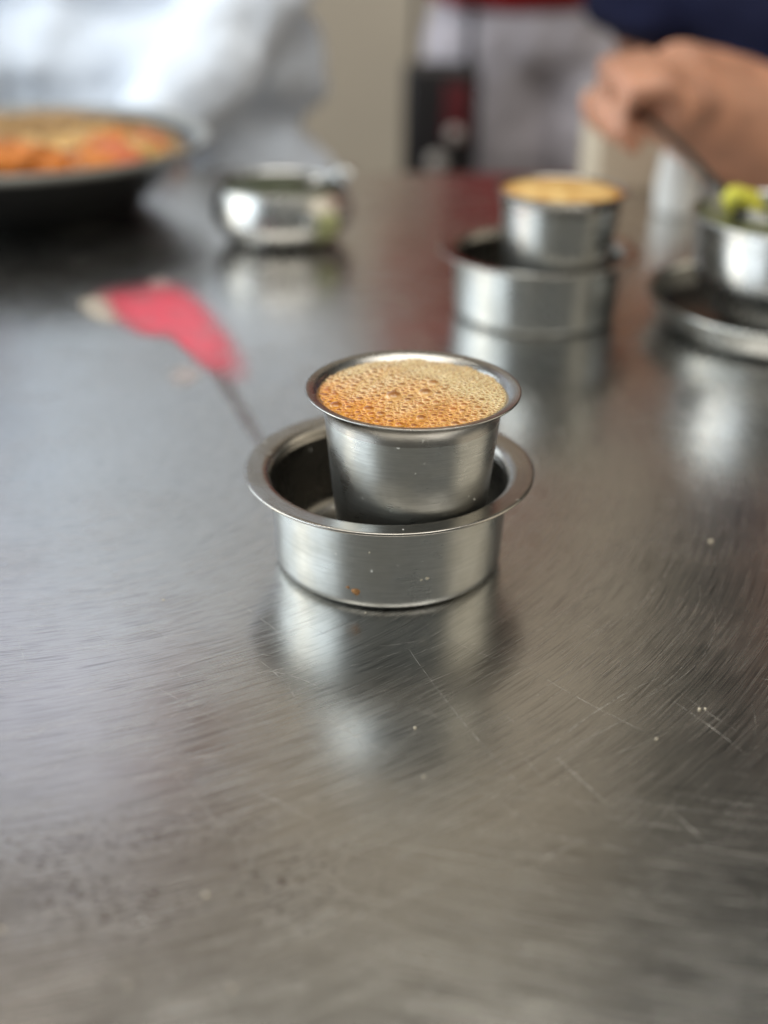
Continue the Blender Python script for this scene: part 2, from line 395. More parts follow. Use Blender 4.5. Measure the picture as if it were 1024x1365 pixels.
# ------------------------------------------------------------------ wide-rimmed steel bowls and tumblers
RH = 0.0345                                                    # bowl rim height
def make_bowl(w=0.0, fo=0.050, h=0.0345):
    """w widens the wall, fo is the flange's outer radius, h its height"""
    root = empty('rimmed_steel_bowl')
    outer = rounded([(0.0001, 0.0012), (0.0335 + w, 0.0010), (0.0352 + w, 0.0), (0.0372 + w, 0.0), (0.0395 + w, 0.0016), (0.0400 + w, 0.0034), (0.0401 + w, 0.0050), (0.0411 + w, h - 0.0020)],
                    [0, .002, .001, .002, .0016, .0008, .001, 0], 4)
    inner = rounded([(0.0406 + w, h - 0.0040), (0.0394 + w, 0.0062), (0.0365 + w, 0.0021), (0.0001, 0.0020)], [0, .003, .003, 0], 4)
    rim = rounded([(0.0411 + w, h - 0.0020), (0.0418 + w, h - 0.0009), (fo - 0.0008, h - 0.0008), (fo, h - 0.0004), (fo - 0.0001, h + 0.0004), (fo - 0.0010, h + 0.0006),
                   (0.0434 + w, h), (0.0418 + w, h - 0.0006), (0.0406 + w, h - 0.0040)], [0, .0007, .0004, .0004, .0004, .0008, .0014, .0022, 0], 5)
    lathe('bowl_body', outer, M_STEEL_BOWL, root, 160, wob=0.0015)
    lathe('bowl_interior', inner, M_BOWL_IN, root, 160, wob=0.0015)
    lathe('rim', rim, M_BOWL_RIM, root, 160, wob=0.0015, sub=0.002)
    return root
TH_ = 0.0660                                                   # tumbler height
def make_tumbler(w=0.0):
    root = empty('steel_tumbler')
    flare_o = [(0.0288 + w + (0.0061 - w) * (1 - math.cos(a)), TH_ - 0.0085 + 0.0085 * math.sin(a)) for a in np.linspace(0, math.pi / 2 * 0.93, 10)]
    outer = rounded([(0.0001, 0.0014), (0.0190 + w, 0.0012), (0.0204 + w, 0.0), (0.0216 + w, 0.0), (0.0238 + w, 0.0038), (0.0288 + w, TH_ - 0.0085)], [0, .001, .0006, .003, .003, 0], 5)
    body = outer
    e = flare_o[-1]
    rim = flare_o + [(0.0349, TH_ - 0.0003), (0.0350, TH_ + 0.0001), (0.0348, TH_ + 0.0003), (0.0344, TH_ + 0.0002)] + \
        [(r - 0.0006, z + 0.0003) for r, z in reversed(flare_o[:-1])]
    rim = [p for i, p in enumerate(rim)]
    inner = [rim[-1], (0.0231 + w, 0.0050), (0.0206 + w, 0.0024), (0.0001, 0.0022)]
    lathe('tumbler_body', body, M_STEEL_CUP, root, 160)
    lathe('rim', rim, M_CUP_RIM, root, 160, sub=0.0015)
    lathe('tumbler_interior', inner, M_STEEL_CUP, root, 96)
    return root
def copy_tree(o, parent=None):
    c = o.copy(); COL.objects.link(c); c.parent = parent
    for ch in [x for x in bpy.data.objects if x.parent is o]: copy_tree(ch, c)
    return c

D1 = Vector((0.0016, 0.3652, 0)); T1 = D1 + Vector((0.0072, -0.0112, 0.0020))
D2 = Vector((0.084, 0.6457, 0)); T2 = D2 + Vector((0.0090, -0.0105, 0.0020))
bowl = make_bowl(); bowl.location = D1; bowl.rotation_euler.z = 0.6
tag(bowl, 'broad flat-rimmed steel bowl holding the tumbler of coarse bubbly foam', 'bowl', 'rimmed steel bowls')
tum = make_tumbler(); tum.location = T1; tum.rotation_euler.z = 1.1
tag(tum, 'flared steel tumbler full of coarse bubbly foam, leaning to its bowl\'s front rim', 'tumbler', 'steel tumblers')
tum['label'] = 'flared steel tumbler brimming with coarse bubbly foam, set off-centre in its bowl'
bpy.context.view_layer.update()
b2 = make_bowl(0.0055, 0.0560, 0.0365); b2.location = D2; b2.rotation_euler.z = 2.2
tag(b2, None, 'bowl', 'rimmed steel bowls')
b2['label'] = 'wide-rimmed steel bowl under the smooth-topped coffee tumbler, between relish pot and plate'
t2 = make_tumbler(0.0024); t2.location = T2; t2.rotation_euler.z = 3.0; t2.scale = (1.02, 1.02, 1.06)
tag(t2, 'flared steel tumbler of smooth golden coffee, standing near the curry plate', 'tumbler', 'steel tumblers')

# ------------------------------------------------------------------ coffee foam
def foam_material():
    t = NT('coffee_foam'); a = t.node('ShaderNodeVertexColor'); a.layer_name = 'tint'
    ob = t.coord('Object')
    wv = t.node('ShaderNodeTexNoise'); t.put(wv.inputs['Vector'], ob); wv.inputs['Scale'].default_value = 500.0
    obw = t.vec('ADD', ob, t.vec('SCALE', t.vec('SUBTRACT', wv.outputs[1], (0.5, 0.5, 0.5)), scale=0.0006))
    def cells(scale):
        v = t.node('ShaderNodeTexVoronoi', feature='DISTANCE_TO_EDGE'); t.put(v.inputs['Vector'], obw); v.inputs['Scale'].default_value = scale
        return v.outputs['Distance']
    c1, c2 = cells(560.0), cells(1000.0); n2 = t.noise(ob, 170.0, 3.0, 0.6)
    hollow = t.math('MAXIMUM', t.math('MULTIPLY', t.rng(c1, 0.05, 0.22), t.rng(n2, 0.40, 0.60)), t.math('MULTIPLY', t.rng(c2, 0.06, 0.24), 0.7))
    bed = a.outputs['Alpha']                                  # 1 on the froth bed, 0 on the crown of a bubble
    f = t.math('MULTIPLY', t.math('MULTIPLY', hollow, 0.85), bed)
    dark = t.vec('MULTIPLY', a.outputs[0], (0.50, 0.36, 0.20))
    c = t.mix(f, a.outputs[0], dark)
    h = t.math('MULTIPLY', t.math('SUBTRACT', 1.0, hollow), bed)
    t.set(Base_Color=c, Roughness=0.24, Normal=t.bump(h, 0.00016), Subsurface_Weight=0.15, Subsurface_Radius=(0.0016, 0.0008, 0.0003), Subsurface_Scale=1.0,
          Coat_Weight=0.45, Coat_Roughness=0.05)
    return t.m
M_FOAM = foam_material()
FR = 0.0304
LEVEL = TH_ - 0.0016
def dome(r): return LEVEL + 0.0020 * (1 - (r / FR) ** 2)
def lump(x, y): return 0.00025 * math.sin(310 * x + 1.3) * math.sin(270 * y + 0.4) + 0.0002 * math.sin(520 * x - 400 * y)
def region(x, y):
    """0 = pale cream froth, 1 = orange wet film (towards the front left)"""
    d = (-0.55 * x - 0.83 * y) / FR
    n = 0.20 * math.sin(160 * x + 95 * y + 1.0) + 0.14 * math.sin(-210 * x + 260 * y + 2.0)
    return min(1, max(0, 0.30 + 0.95 * d + 0.75 * n))
def make_foam(parent):
    bub = []; cell = 0.003; grid = {}
    def ok(x, y, r, k):
        gx, gy = int(x // cell), int(y // cell)
        for i in range(gx - 2, gx + 3):
            for j in range(gy - 2, gy + 3):
                for (X, Y, Rr) in grid.get((i, j), ()):
                    if (X - x) ** 2 + (Y - y) ** 2 < ((Rr + r) * k) ** 2: return False
        return True
    plan = [(0.0030, 3, 0.8), (0.0022, 14, 0.85), (0.0016, 60, 0.7), (0.00125, 240, 0.4), (0.00095, 900, 0.2), (0.00070, 2600, 0.0), (0.00050, 4200, 0.0), (0.00036, 3500, 0.0)]
    for r0, tries, wet in plan:
        for _ in range(tries):
            r = r0 * random.uniform(0.82, 1.18)
            rr = (FR - r * 0.9) * math.sqrt(random.random()); a = random.uniform(0, 2 * math.pi)
            x, y = rr * math.cos(a), rr * math.sin(a)
            if region(x, y) < wet * random.uniform(0.2, 1.1): continue
            if not ok(x, y, r, 0.97): continue
            bub.append((x, y, r)); grid.setdefault((int(x // cell), int(y // cell)), []).append((x, y, r))
    SEG, RNG = 10, 5
    V, F, Cc = [], [], []
    for (x, y, r) in bub:
        z0 = dome(math.hypot(x, y)) + lump(x, y); base = len(V)
        rg = region(x, y); jit = random.uniform(0.93, 1.07)
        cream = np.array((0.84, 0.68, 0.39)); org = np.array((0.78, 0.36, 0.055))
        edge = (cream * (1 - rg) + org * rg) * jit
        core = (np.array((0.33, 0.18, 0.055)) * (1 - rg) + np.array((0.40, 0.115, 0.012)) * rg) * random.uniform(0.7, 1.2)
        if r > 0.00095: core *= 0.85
        hgt = random.uniform(0.30, 0.52)                     # a clear wet bubble: a low dome with a pale ring
        prof = [(1.0, -0.10, 0), (0.97, 0.10 * hgt, 0), (0.88, 0.42 * hgt, 0.30), (0.68, 0.72 * hgt, 0.85), (0.38, 0.93 * hgt, 1.0)]; top = (hgt, 1.0)
        for (q, zz, f) in prof:
            c = edge * (1 - f) + core * f
            for k in range(SEG):
                a = 2 * math.pi * k / SEG + 0.3 * r * 1e4
                rr = math.hypot(x + r * q * math.cos(a), y + r * q * math.sin(a))
                sh = min(1.0, (FR + 0.0002) / rr)
                V.append(((x + r * q * math.cos(a)) * sh, (y + r * q * math.sin(a)) * sh, z0 + r * zz)); Cc.append(np.append(c, 0.0))
        V.append((x, y, z0 + r * top[0])); Cc.append(np.append(core, 0.0))
        for i in range(RNG - 1):
            for k in range(SEG):
                k2 = (k + 1) % SEG
                F.append((base + i * SEG + k, base + i * SEG + k2, base + (i + 1) * SEG + k2, base + (i + 1) * SEG + k))
        top = base + RNG * SEG
        for k in range(SEG): F.append((base + (RNG - 1) * SEG + k, base + (RNG - 1) * SEG + (k + 1) % SEG, top))
    me = bpy.data.meshes.new('bubbles'); me.from_pydata(V, [], F)
    at = me.color_attributes.new('tint', 'FLOAT_COLOR', 'POINT')
    at.data.foreach_set('color', np.array(Cc).astype(np.float32).ravel())
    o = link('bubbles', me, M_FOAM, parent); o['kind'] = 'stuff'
    # the froth bed between and under the bubbles
    V, F, Cc = [(0, 0, dome(0))], [], [np.array((0.62, 0.42, 0.17))]
    NR, NS = 40, 128
    for i in range(1, NR + 1):
        r = FR * i / NR
        for k in range(NS):
            a = 2 * math.pi * k / NS; x, y = r * math.cos(a), r * math.sin(a)
            V.append((x, y, dome(r) + (lump(x, y) if i < NR else -0.0004)))
            rg = region(x, y)
            Cc.append(np.array((0.86, 0.71, 0.42)) * (1 - rg) + np.array((0.78, 0.36, 0.055)) * rg)
    for k in range(NS): F.append((0, 1 + k, 1 + (k + 1) % NS))
    for i in range(NR - 1):
        for k in range(NS):
            k2 = (k + 1) % NS
            F.append((1 + i * NS + k, 1 + (i + 1) * NS + k, 1 + (i + 1) * NS + k2, 1 + i * NS + k2))
    me = bpy.data.meshes.new('froth'); me.from_pydata(V, [], F)
    at = me.color_attributes.new('tint', 'FLOAT_COLOR', 'POINT')
    at.data.foreach_set('color', np.concatenate([np.array(Cc), np.ones((len(Cc), 1))], 1).astype(np.float32).ravel())
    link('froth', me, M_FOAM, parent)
coffee = empty('coffee', T1, label='tan and orange coffee froth with coarse bubbles, piled to its tumbler\'s brim', cat='coffee', group='cups of coffee')
make_foam(coffee)

t = NT('smooth_coffee'); ob = t.coord(); n = t.noise(ob, 90.0, 4.0)
M_COFFEE2 = t.set(Base_Color=t.mix(t.rng(n, 0.35, 0.65), (0.50, 0.26, 0.06), (0.76, 0.54, 0.22)), Roughness=0.35, Normal=t.bump(t.noise(ob, 700.0, 2.0), 0.0002))
coffee2 = empty('coffee', T2, label='smooth golden yellow coffee filling the tumbler near the curry plate', cat='coffee', group='cups of coffee'); coffee2.scale = (1.02, 1.02, 1.06)
lathe('froth', [(0.0001, TH_ + 0.0006), (0.012, TH_ + 0.0004), (0.024, TH_ - 0.0004), (0.0305, TH_ - 0.0012), (0.0322, TH_ - 0.0026)], M_COFFEE2, coffee2, 64)
o = lathe('coffee_ring', [(0.0296, TH_ - 0.0006), (0.0305, TH_ - 0.0004), (0.0319, TH_ - 0.0012), (0.0318, TH_ - 0.0020)], plain('brown_coffee_ring', (0.36, 0.15, 0.03), 0.3), coffee2, 64)

# ------------------------------------------------------------------ relish pot (round steel pot, dark green filling, spoon)
KC = Vector((-0.072, 0.800, 0))
pot = empty('steel_pot', KC, label='small round-bellied steel pot of dark green relish beside the food dish', cat='pot')
lathe('pot_body', rounded([(0.0001, 0.0012), (0.028, 0.0), (0.038, 0.003), (0.0482, 0.016), (0.0475, 0.026), (0.0430, 0.0360)], [0, .003, .008, .010, .008, 0], 6), M_STEEL_BRIGHT, pot, 96)
lathe('rim', [(0.0430, 0.0360), (0.0438, 0.0372), (0.0440, 0.0378), (0.0434, 0.0382), (0.0426, 0.0376), (0.0419, 0.0362)], M_STEEL_BRIGHT, pot, 96)
lathe('pot_interior', rounded([(0.0419, 0.0362), (0.0462, 0.026), (0.047, 0.016), (0.037, 0.0050), (0.0001, 0.0030)], [0, .008, .01, .008, 0], 5), M_STEEL_BRIGHT, pot, 96)
rel = empty('relish', KC, label='dark green chopped relish inside the round steel pot', cat='relish')
bm = bmesh.new(); rings = []
cv = bm.verts.new((0, 0, 0.0345))
for i in range(1, 11):
    r = 0.0418 * i / 10
    rings.append([bm.verts.new((r * math.cos(2 * math.pi * k / 48), r * math.sin(2 * math.pi * k / 48), 0.0340 + random.uniform(-0.0012, 0.0016) - 0.0004 * (i / 10) ** 4)) for k in range(48)])
for k in range(48): bm.faces.new((cv, rings[0][k], rings[0][(k + 1) % 48]))
for a, b in zip(rings[:-1], rings[1:]):
    for k in range(48): bm.faces.new((a[k], b[k], b[(k + 1) % 48], a[(k + 1) % 48]))
from_bm('relish_surface', bm, M_GREENCH, rel)

def make_spoon(name, tip, end, mat, bowl_len=0.045, bowl_w=0.016, hw=0.0042, hmat=None):
    """spoon from the bowl's tip to the end of the handle"""
    tip, end = Vector(tip), Vector(end); ax = (end - tip); L = ax.length; ax.normalize()
    side = ax.cross(Vector((0, 0, 1))).normalized(); up = side.cross(ax).normalized()
    root = empty(name, tip)
    bm = bmesh.new(); N, Mx = 14, 9; g = []
    for i in range(N + 1):
        u = i / N; ww = bowl_w * math.sin(math.pi * min(0.97, 0.04 + u * 0.93)) ** 0.6
        row = []
        for j in range(Mx):
            s = (j / (Mx - 1)) * 2 - 1
            dz = -0.007 * (1 - s * s) * math.sin(math.pi * u) + 0.002 * u
            row.append(bm.verts.new(ax * (u * bowl_len) + side * (s * ww) + up * dz))
        g.append(row)
    for i in range(N):
        for j in range(Mx - 1): bm.faces.new((g[i][j], g[i + 1][j], g[i + 1][j + 1], g[i][j + 1]))
    bmesh.ops.solidify(bm, geom=bm.faces[:], thickness=0.0009)
    from_bm('spoon_bowl', bm, mat, root)
    bm = bmesh.new(); pts, rad = [], []
    for i in range(16):
        u = i / 15; s = bowl_len * 0.93 + (L - bowl_len * 0.93) * u
        pts.append(ax * s + up * (0.004 * math.sin(math.pi * u) + 0.001)); rad.append(hw * (0.62 + 0.75 * u * u if u < 0.97 else 1.0))
    add_tube(bm, pts, rad, 12, 0.35, tuple(up))
    from_bm('handle', bm, hmat or mat, root)
    return root
sp = make_spoon('steel_spoon', KC + Vector((0.012, 0.008, 0.0360)), KC + Vector((0.047, 0.012, 0.041)), M_STEEL_BRIGHT, 0.024, 0.010, 0.0085)
tag(sp, 'short steel spoon resting in the round pot of dark relish', 'spoon')

# ------------------------------------------------------------------ dark dish of orange food
PC = Vector((-0.277, 0.885, 0))
dish = empty('serving_dish', PC, label='wide black shallow dish with grey rim heaped with orange food', cat='dish')
lathe('dish_body', rounded([(0.0001, 0.002), (0.080, 0.0015), (0.084, 0.0), (0.090, 0.0), (0.093, 0.006), (0.130, 0.038), (0.1370, 0.0440)], [0, .001, .001, .002, .003, .015, 0], 5), M_DARKDISH, dish, 128)
lathe('rim', [(0.1370, 0.0440), (0.1440, 0.0480), (0.1452, 0.0500), (0.1440, 0.0514), (0.1400, 0.0506), (0.1350, 0.0468)], M_DISHRIM, dish, 128)
lathe('dish_interior', rounded([(0.1350, 0.0468), (0.126, 0.039), (0.090, 0.0085), (0.0001, 0.0060)], [0, .01, .01, 0], 5), M_DARKDISH, dish, 128)
def lumpy(name, mat, parent, c, r, seed, amp=0.22, sub=3):
    bm = bmesh.new(); bmesh.ops.create_icosphere(bm, subdivisions=sub, radius=1.0)
    rs = random.Random(seed); ph = [rs.uniform(0, 6.3) for _ in range(6)]; fr = [rs.uniform(1.5, 4.5) for _ in range(6)]
    for v in bm.verts:
        p = v.co
        k = 1 + amp * (math.sin(fr[0] * p.x * 2 + ph[0]) * math.sin(fr[1] * p.y * 2 + ph[1]) + 0.6 * math.sin(fr[2] * p.z * 2.5 + ph[2]) * math.cos(fr[3] * p.x * 2 + ph[3]) + 0.3 * math.sin(9 * p.x + 8 * p.y + ph[4]))
        v.co = Vector((p.x * r[0], p.y * r[1], p.z * r[2])) * k + Vector(c)
    return from_bm(name, bm, mat, parent)
lumpy('pot_reflection', plain('green_cream_reflection', (0.30, 0.31, 0.14), 0.4, var=0.6, scale=160.0), pot, (0.030, -0.0345, 0.0175), (0.010, 0.006, 0.009), 44, 0.2)  # green-cream reflection on the pot's belly, built as a coloured lump
M_DRIED = plain('dried_coffee', (0.30, 0.14, 0.04), 0.45, var=0.4, scale=700.0)
bowl_side = [c for c in bowl.children if c.name.startswith('bowl_body')][0]
for ang, zz, rr in ((-1.83, 0.0075, 0.0017), (-1.90, 0.0085, 0.0008), (-1.25, 0.0125, 0.0006), (-1.30, 0.0122, 0.0004), (-1.72, 0.0230, 0.0004)):
    a_ = ang - bowl.rotation_euler.z
    o = lumpy('dried_spot', M_DRIED if rr > 0.0007 else M_CRUMB, bowl_side, (0, 0, 0), (0.00022, rr, rr * 0.8), int(rr * 1e5), 0.3, 2)
    rad = 0.0401 + (zz - 0.005) * 0.0357; o.location = (rad * math.cos(a_), rad * math.sin(a_), zz); o.rotation_euler.z = a_
rice = empty('rice', PC, label='bed of yellow-brown rice across the back of the black dish', cat='rice')
bm = bmesh.new(); rings = []
cv = bm.verts.new((0, 0, 0.052)); NR, NS = 16, 96
for i in range(1, NR + 1):
    r = 0.128 * i / NR
    rings.append([])
    for k in range(NS):
        a = 2 * math.pi * k / NS; x, y = r * math.cos(a), r * math.sin(a)
        z = 0.042 + 0.020 * (1 - (i / NR) ** 4) * (0.5 + 0.5 * math.sin(a)) ** 2 * (i / NR) + random.uniform(-0.002, 0.003)
        if i == NR: z = 0.0395
        rings[-1].append(bm.verts.new((x, y, z)))
for k in range(NS): bm.faces.new((cv, rings[0][k], rings[0][(k + 1) % NS]))
for a, b in zip(rings[:-1], rings[1:]):
    for k in range(NS): bm.faces.new((a[k], b[k], b[(k + 1) % NS], a[(k + 1) % NS]))
from_bm('rice_bed', bm, M_RICE, rice)
pieces = [(18, 205, .026), (52, 204, .020), (-20, 210, .026), (80, 190, .020), (150, 185, .022), (175, 205, .022), (200, 198, .020), (150, 212, .018), (185, 183, .018), (35, 190, .018), (222, 200, .016), (120, 178, .018)]
for i, (px, py, r) in enumerate(pieces):
    p = at_z(px, py, 0.055)
    d = p - PC; d.z = 0
    if d.length > 0.112: d *= 0.112 / d.length
    p = PC + d; p.z = 0.047
    kind = (0, 0, 0, 1, 0, 2, 1, 0, 2, 1, 1, 1)[i]
    o = lumpy('food_piece', (M_ORANGE, M_TAN, M_PINK)[kind], None, (0, 0, 0), (r, r * 0.85, r * 0.62), i)
    o.location = p
    tag(o, ('orange fried food chunk heaped in the black dish', 'tan fried food chunk among orange chunks in black dish', 'reddish fried food chunk among orange chunks in black dish')[kind], 'food', ('orange chunks in the black dish', 'tan chunks in the black dish', 'reddish chunks in the black dish')[kind])
o = lumpy('sauce', M_SAUCE, None, (0, 0, 0), (0.034, 0.018, 0.008), 91, 0.1); pp = at_z(115, 214, 0.047); pp.z = 0.0465; o.location = pp
tag(o, 'dark red-brown sauce pool among the orange chunks in the dish', 'sauce')

# ------------------------------------------------------------------ plate with curry bowl, lime and spoon
PR = Vector((0.2250, 0.630, 0))
plate = empty('steel_plate', PR, label='round steel plate with raised edge under the curry bowl', cat='plate')
lathe('plate_body', rounded([(0.0001, 0.0), (0.090, 0.0), (0.098, 0.004), (0.103, 0.016)], [0, .004, .004, 0], 5), M_STEEL_BOWL, plate, 128)
lathe('rim', [(0.103, 0.016), (0.1055, 0.0172), (0.1065, 0.0184), (0.1055, 0.0196), (0.1038, 0.0190), (0.1022, 0.0160)], M_STEEL_RIM, plate, 128)
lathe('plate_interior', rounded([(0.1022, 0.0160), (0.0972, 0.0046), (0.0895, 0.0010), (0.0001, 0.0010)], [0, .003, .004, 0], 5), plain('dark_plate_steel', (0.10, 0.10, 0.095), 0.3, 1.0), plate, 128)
BC = Vector((0.2190, 0.620, 0.0012))
plate.scale = (0.76, 0.76, 0.90)
cb = empty('curry_bowl', BC, label='shiny round steel bowl of olive curry standing on the steel plate', cat='bowl')
lathe('bowl_body', rounded([(0.0001, 0.001), (0.030, 0.0), (0.044, 0.008), (0.058, 0.032), (0.0605, 0.0600)], [0, .004, .012, .016, 0], 6), M_STEEL_BRIGHT, cb, 128)
lathe('rim', [(0.0605, 0.0600), (0.0615, 0.0612), (0.0612, 0.0622), (0.0602, 0.0622), (0.0593, 0.0605)], M_STEEL_BRIGHT, cb, 128)
lathe('bowl_interior', rounded([(0.0593, 0.0605), (0.0565, 0.032), (0.043, 0.010), (0.0001, 0.0030)], [0, .016, .012, 0], 5), M_STEEL_BRIGHT, cb, 96)
curry = lathe('curry', [(0.0001, 0.0565), (0.03, 0.0562), (0.05, 0.0555), (0.0584, 0.0546)], M_OLIVE, None, 64); curry.location = BC; curry.scale = (0.95, 0.95, 1); cb.scale = (0.95, 0.95, 1)
tag(curry, 'olive green curry filling the shiny bowl on the plate', 'curry')
lp = at_z(990, 258, 0.066)
lime = lumpy('lime_wedge', M_LIME, None, (0, 0, 0), (0.014, 0.008, 0.009), 5, 0.10); lime.location = (min(lp.x, BC.x + 0.03), min(lp.y, BC.y + 0.03), 0.0610); lime.rotation_euler = (0.3, 0.5, 0.4)
tag(lime, 'bright yellow-green lime wedge on the olive curry', 'lime')

# held spoon: from the curry up to the hand
S0 = at_y(1004, 296, 0.620); S1 = at_y(856, 160, 0.795); sax = (S1 - S0).normalized()
sp2 = make_spoon('long_spoon', S0 - sax * 0.030, S1 + sax * 0.058, M_STEEL_RIM, 0.045, 0.014, 0.0042, plain('dark_spoon_handle', (0.05, 0.05, 0.042), 0.35, 0.6))
tag(sp2, 'long dark-handled spoon held in the hand and dipping into the curry', 'spoon')

# small things behind the spoon, by the table's far edge
def shaker(loc, r, h, mat, matlid, label, name):
    root = empty(name, loc, label=label, cat='shaker')
    lathe('body', rounded([(0.0001, 0.0), (r, 0.0), (r * 1.05, h * 0.3), (r * 0.8, h * 0.78)], [0, .003, .006, 0], 5), mat, root, 48)
    lathe('cap', rounded([(r * 0.8, h * 0.78), (r * 0.84, h * 0.80), (r * 0.84, h * 0.93), (r * 0.5, h), (0.0001, h)], [0, .001, .003, .004, 0], 5), matlid, root, 48)
shaker((0.2180, 0.895, 0), 0.0165, 0.072, M_WHITEC, M_WHITEC, 'small white shaker standing behind the dark-handled spoon', 'white_shaker')
shaker((0.262, 0.915, 0), 0.017, 0.060, M_WHITEC, M_CREAM, 'small white shaker with cream cap beneath the bare forearm', 'white_shaker')
bx_ = empty('paper_box', (0.190, 0.985, 0), 0.25, label='small plain beige paper box by the table edge, beside white shakers', cat='box')
bm = bmesh.new(); add_box(bm, (-0.028, -0.02, 0), (0.028, 0.02, 0.066), 0.002); from_bm('box_body', bm, M_BEIGE, bx_, smooth=False)
bm = bmesh.new(); add_box(bm, (-0.0287, -0.0207, 0.0662), (0.0287, 0.0207, 0.074), 0.001); from_bm('lid', bm, M_BEIGE, bx_, smooth=False)

# ------------------------------------------------------------------ red reflection painted on the steel
st = empty('red_reflection', (-0.12, 0.61, 0), label='soft pinkish-red reflection with pale cream tip and faint dark streak painted on the steel table', cat='painted_reflection')  # a reflection in the tabletop, painted as soft-edged film pieces
def smooth_loop(pts, n=6):
    out = []; m = len(pts)
    for i in range(m):
        p0, p1_, p2_, p3_ = (Vector(pts[(i + k - 1) % m]) for k in range(4))
        for k in range(n):
            u = k / n
            out.append(0.5 * ((2 * p1_) + (p2_ - p0) * u + (2 * p0 - 5 * p1_ + 4 * p2_ - p3_) * u * u + (3 * p1_ - p0 - 3 * p2_ + p3_) * u ** 3))
    return out
def painted_reflection(name, pix, mat, z):
    '''a reflection painted as a thin film, dense inside and fading to nothing at its edge'''
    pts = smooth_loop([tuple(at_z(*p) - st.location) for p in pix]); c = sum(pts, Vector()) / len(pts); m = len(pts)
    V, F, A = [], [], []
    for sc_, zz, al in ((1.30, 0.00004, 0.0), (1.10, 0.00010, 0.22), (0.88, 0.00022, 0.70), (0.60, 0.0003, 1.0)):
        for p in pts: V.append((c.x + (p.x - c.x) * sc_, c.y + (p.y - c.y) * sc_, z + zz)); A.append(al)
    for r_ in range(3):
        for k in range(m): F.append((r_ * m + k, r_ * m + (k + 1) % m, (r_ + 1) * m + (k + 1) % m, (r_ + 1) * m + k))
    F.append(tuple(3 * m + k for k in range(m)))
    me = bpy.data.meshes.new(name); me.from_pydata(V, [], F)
    at = me.color_attributes.new('film_density', 'FLOAT_COLOR', 'POINT')
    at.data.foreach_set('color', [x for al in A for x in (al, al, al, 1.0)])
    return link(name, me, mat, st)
painted_reflection('red_reflection_body', [(146, 398), (190, 388), (235, 386), (266, 406), (308, 464), (302, 494), (266, 484), (230, 452), (190, 444), (158, 424)], M_RED_REFL, 0.0004)
painted_reflection('cream_tip', [(108, 404), (126, 396), (152, 400), (162, 424), (142, 430), (118, 420)], M_CREAM_REFL, 0.0002)
M_PALE_REFL = film('pale_reflection_film', (0.48, 0.40, 0.38), 0.6)
painted_reflection('pale_reflection_spot', [(200, 376), (214, 370), (228, 378), (222, 388), (204, 388)], M_PALE_REFL, 0.0001)
painted_reflection('dull_reflection_spot', [(226, 498), (246, 488), (268, 496), (256, 512), (234, 514)], M_PALE_REFL, 0.0001)
painted_reflection('dark_streak', [(280, 478), (298, 488), (326, 536), (356, 592), (344, 596), (312, 548), (286, 506)], M_STREAK, 0.00005)

# ------------------------------------------------------------------ people
def finger_chain(bm, pts, r0, r1):
    n = len(pts); add_tube(bm, pts, [r0 + (r1 - r0) * i / (n - 1) for i in range(n)], 10)
def head(bm, c, s=1.0, face=Vector((0, -1, 0))):
    c = Vector(c); side = face.cross(Vector((0, 0, 1)))
    add_ell(bm, c, (0.075 * s, 0.095 * s, 0.115 * s)); add_ell(bm, c + face * 0.03 + Vector((0, 0, -0.06)), (0.055, 0.06, 0.055))
    add_tube(bm, [c + face * 0.085 + Vector((0, 0, 0.02)), c + face * 0.108 + Vector((0, 0, -0.02))], [0.008, 0.014], 10)
    for k in (-1, 1):
        add_ell(bm, c + side * (0.078 * k) + Vector((0, 0, -0.005)), (0.010, 0.018, 0.028))
        add_ell(bm, c + side * (0.03 * k) + face * 0.083 + Vector((0, 0, 0.012)), (0.014, 0.010, 0.009))
    add_tube(bm, [c + face * 0.088 - side * 0.022 + Vector((0, 0, -0.055)), c + face * 0.093 + Vector((0, 0, -0.053)), c + face * 0.088 + side * 0.022 + Vector((0, 0, -0.055))], [0.006, 0.008, 0.006], 8)
def hair(c, parent):
    bm = bmesh.new(); c = Vector(c)
    add_ell(bm, c + Vector((0, -0.004, 0.042)), (0.088, 0.108, 0.098)); return skin('hair', bm, M_HAIR, parent, 0.010, 3, (0.02, 0.006))

# --- person in the pale shirt across the table, reaching into the dish
p1 = empty('person', (-0.25, 1.27, FZ), label='person in a pale bluish-white long-sleeved shirt reaching towards the black dish', cat='person')
def put(o, root): o.matrix_parent_inverse = root.matrix_basis.inverted(); return o
bpy.context.view_layer.update()
hx, hy = -0.245, 1.255
bm = bmesh.new(); head(bm, (hx, hy - 0.06, 0.83)); add_tube(bm, [(hx, hy, 0.55), (hx, hy - 0.02, 0.62), (hx, hy - 0.045, 0.76)], [0.075, 0.058, 0.055])
add_tube(bm, [(hx - .14, hy, 0.56), (hx, hy, 0.585), (hx + .14, hy, 0.56)], [0.05, 0.06, 0.05])
EL, WR = Vector((-0.045, 1.225, 0.25)), Vector((-0.195, 1.100, 0.030))
SH = Vector((-0.085, 1.27, 0.545))
add_tube(bm, [SH, (SH + EL) / 2, EL, EL + (WR - EL) * 0.4, WR], [0.048, 0.043, 0.036, 0.036, 0.024])
fd = (WR - EL).normalized(); sd = fd.cross(Vector((0, 0, 1))).normalized(); dn = fd.cross(sd).normalized()
if dn.z > 0: dn = -dn
PALM = WR + fd * 0.085
add_tube(bm, [WR, WR + fd * 0.045, PALM], [0.026, 0.038, 0.037], 14, 0.42, tuple(dn))
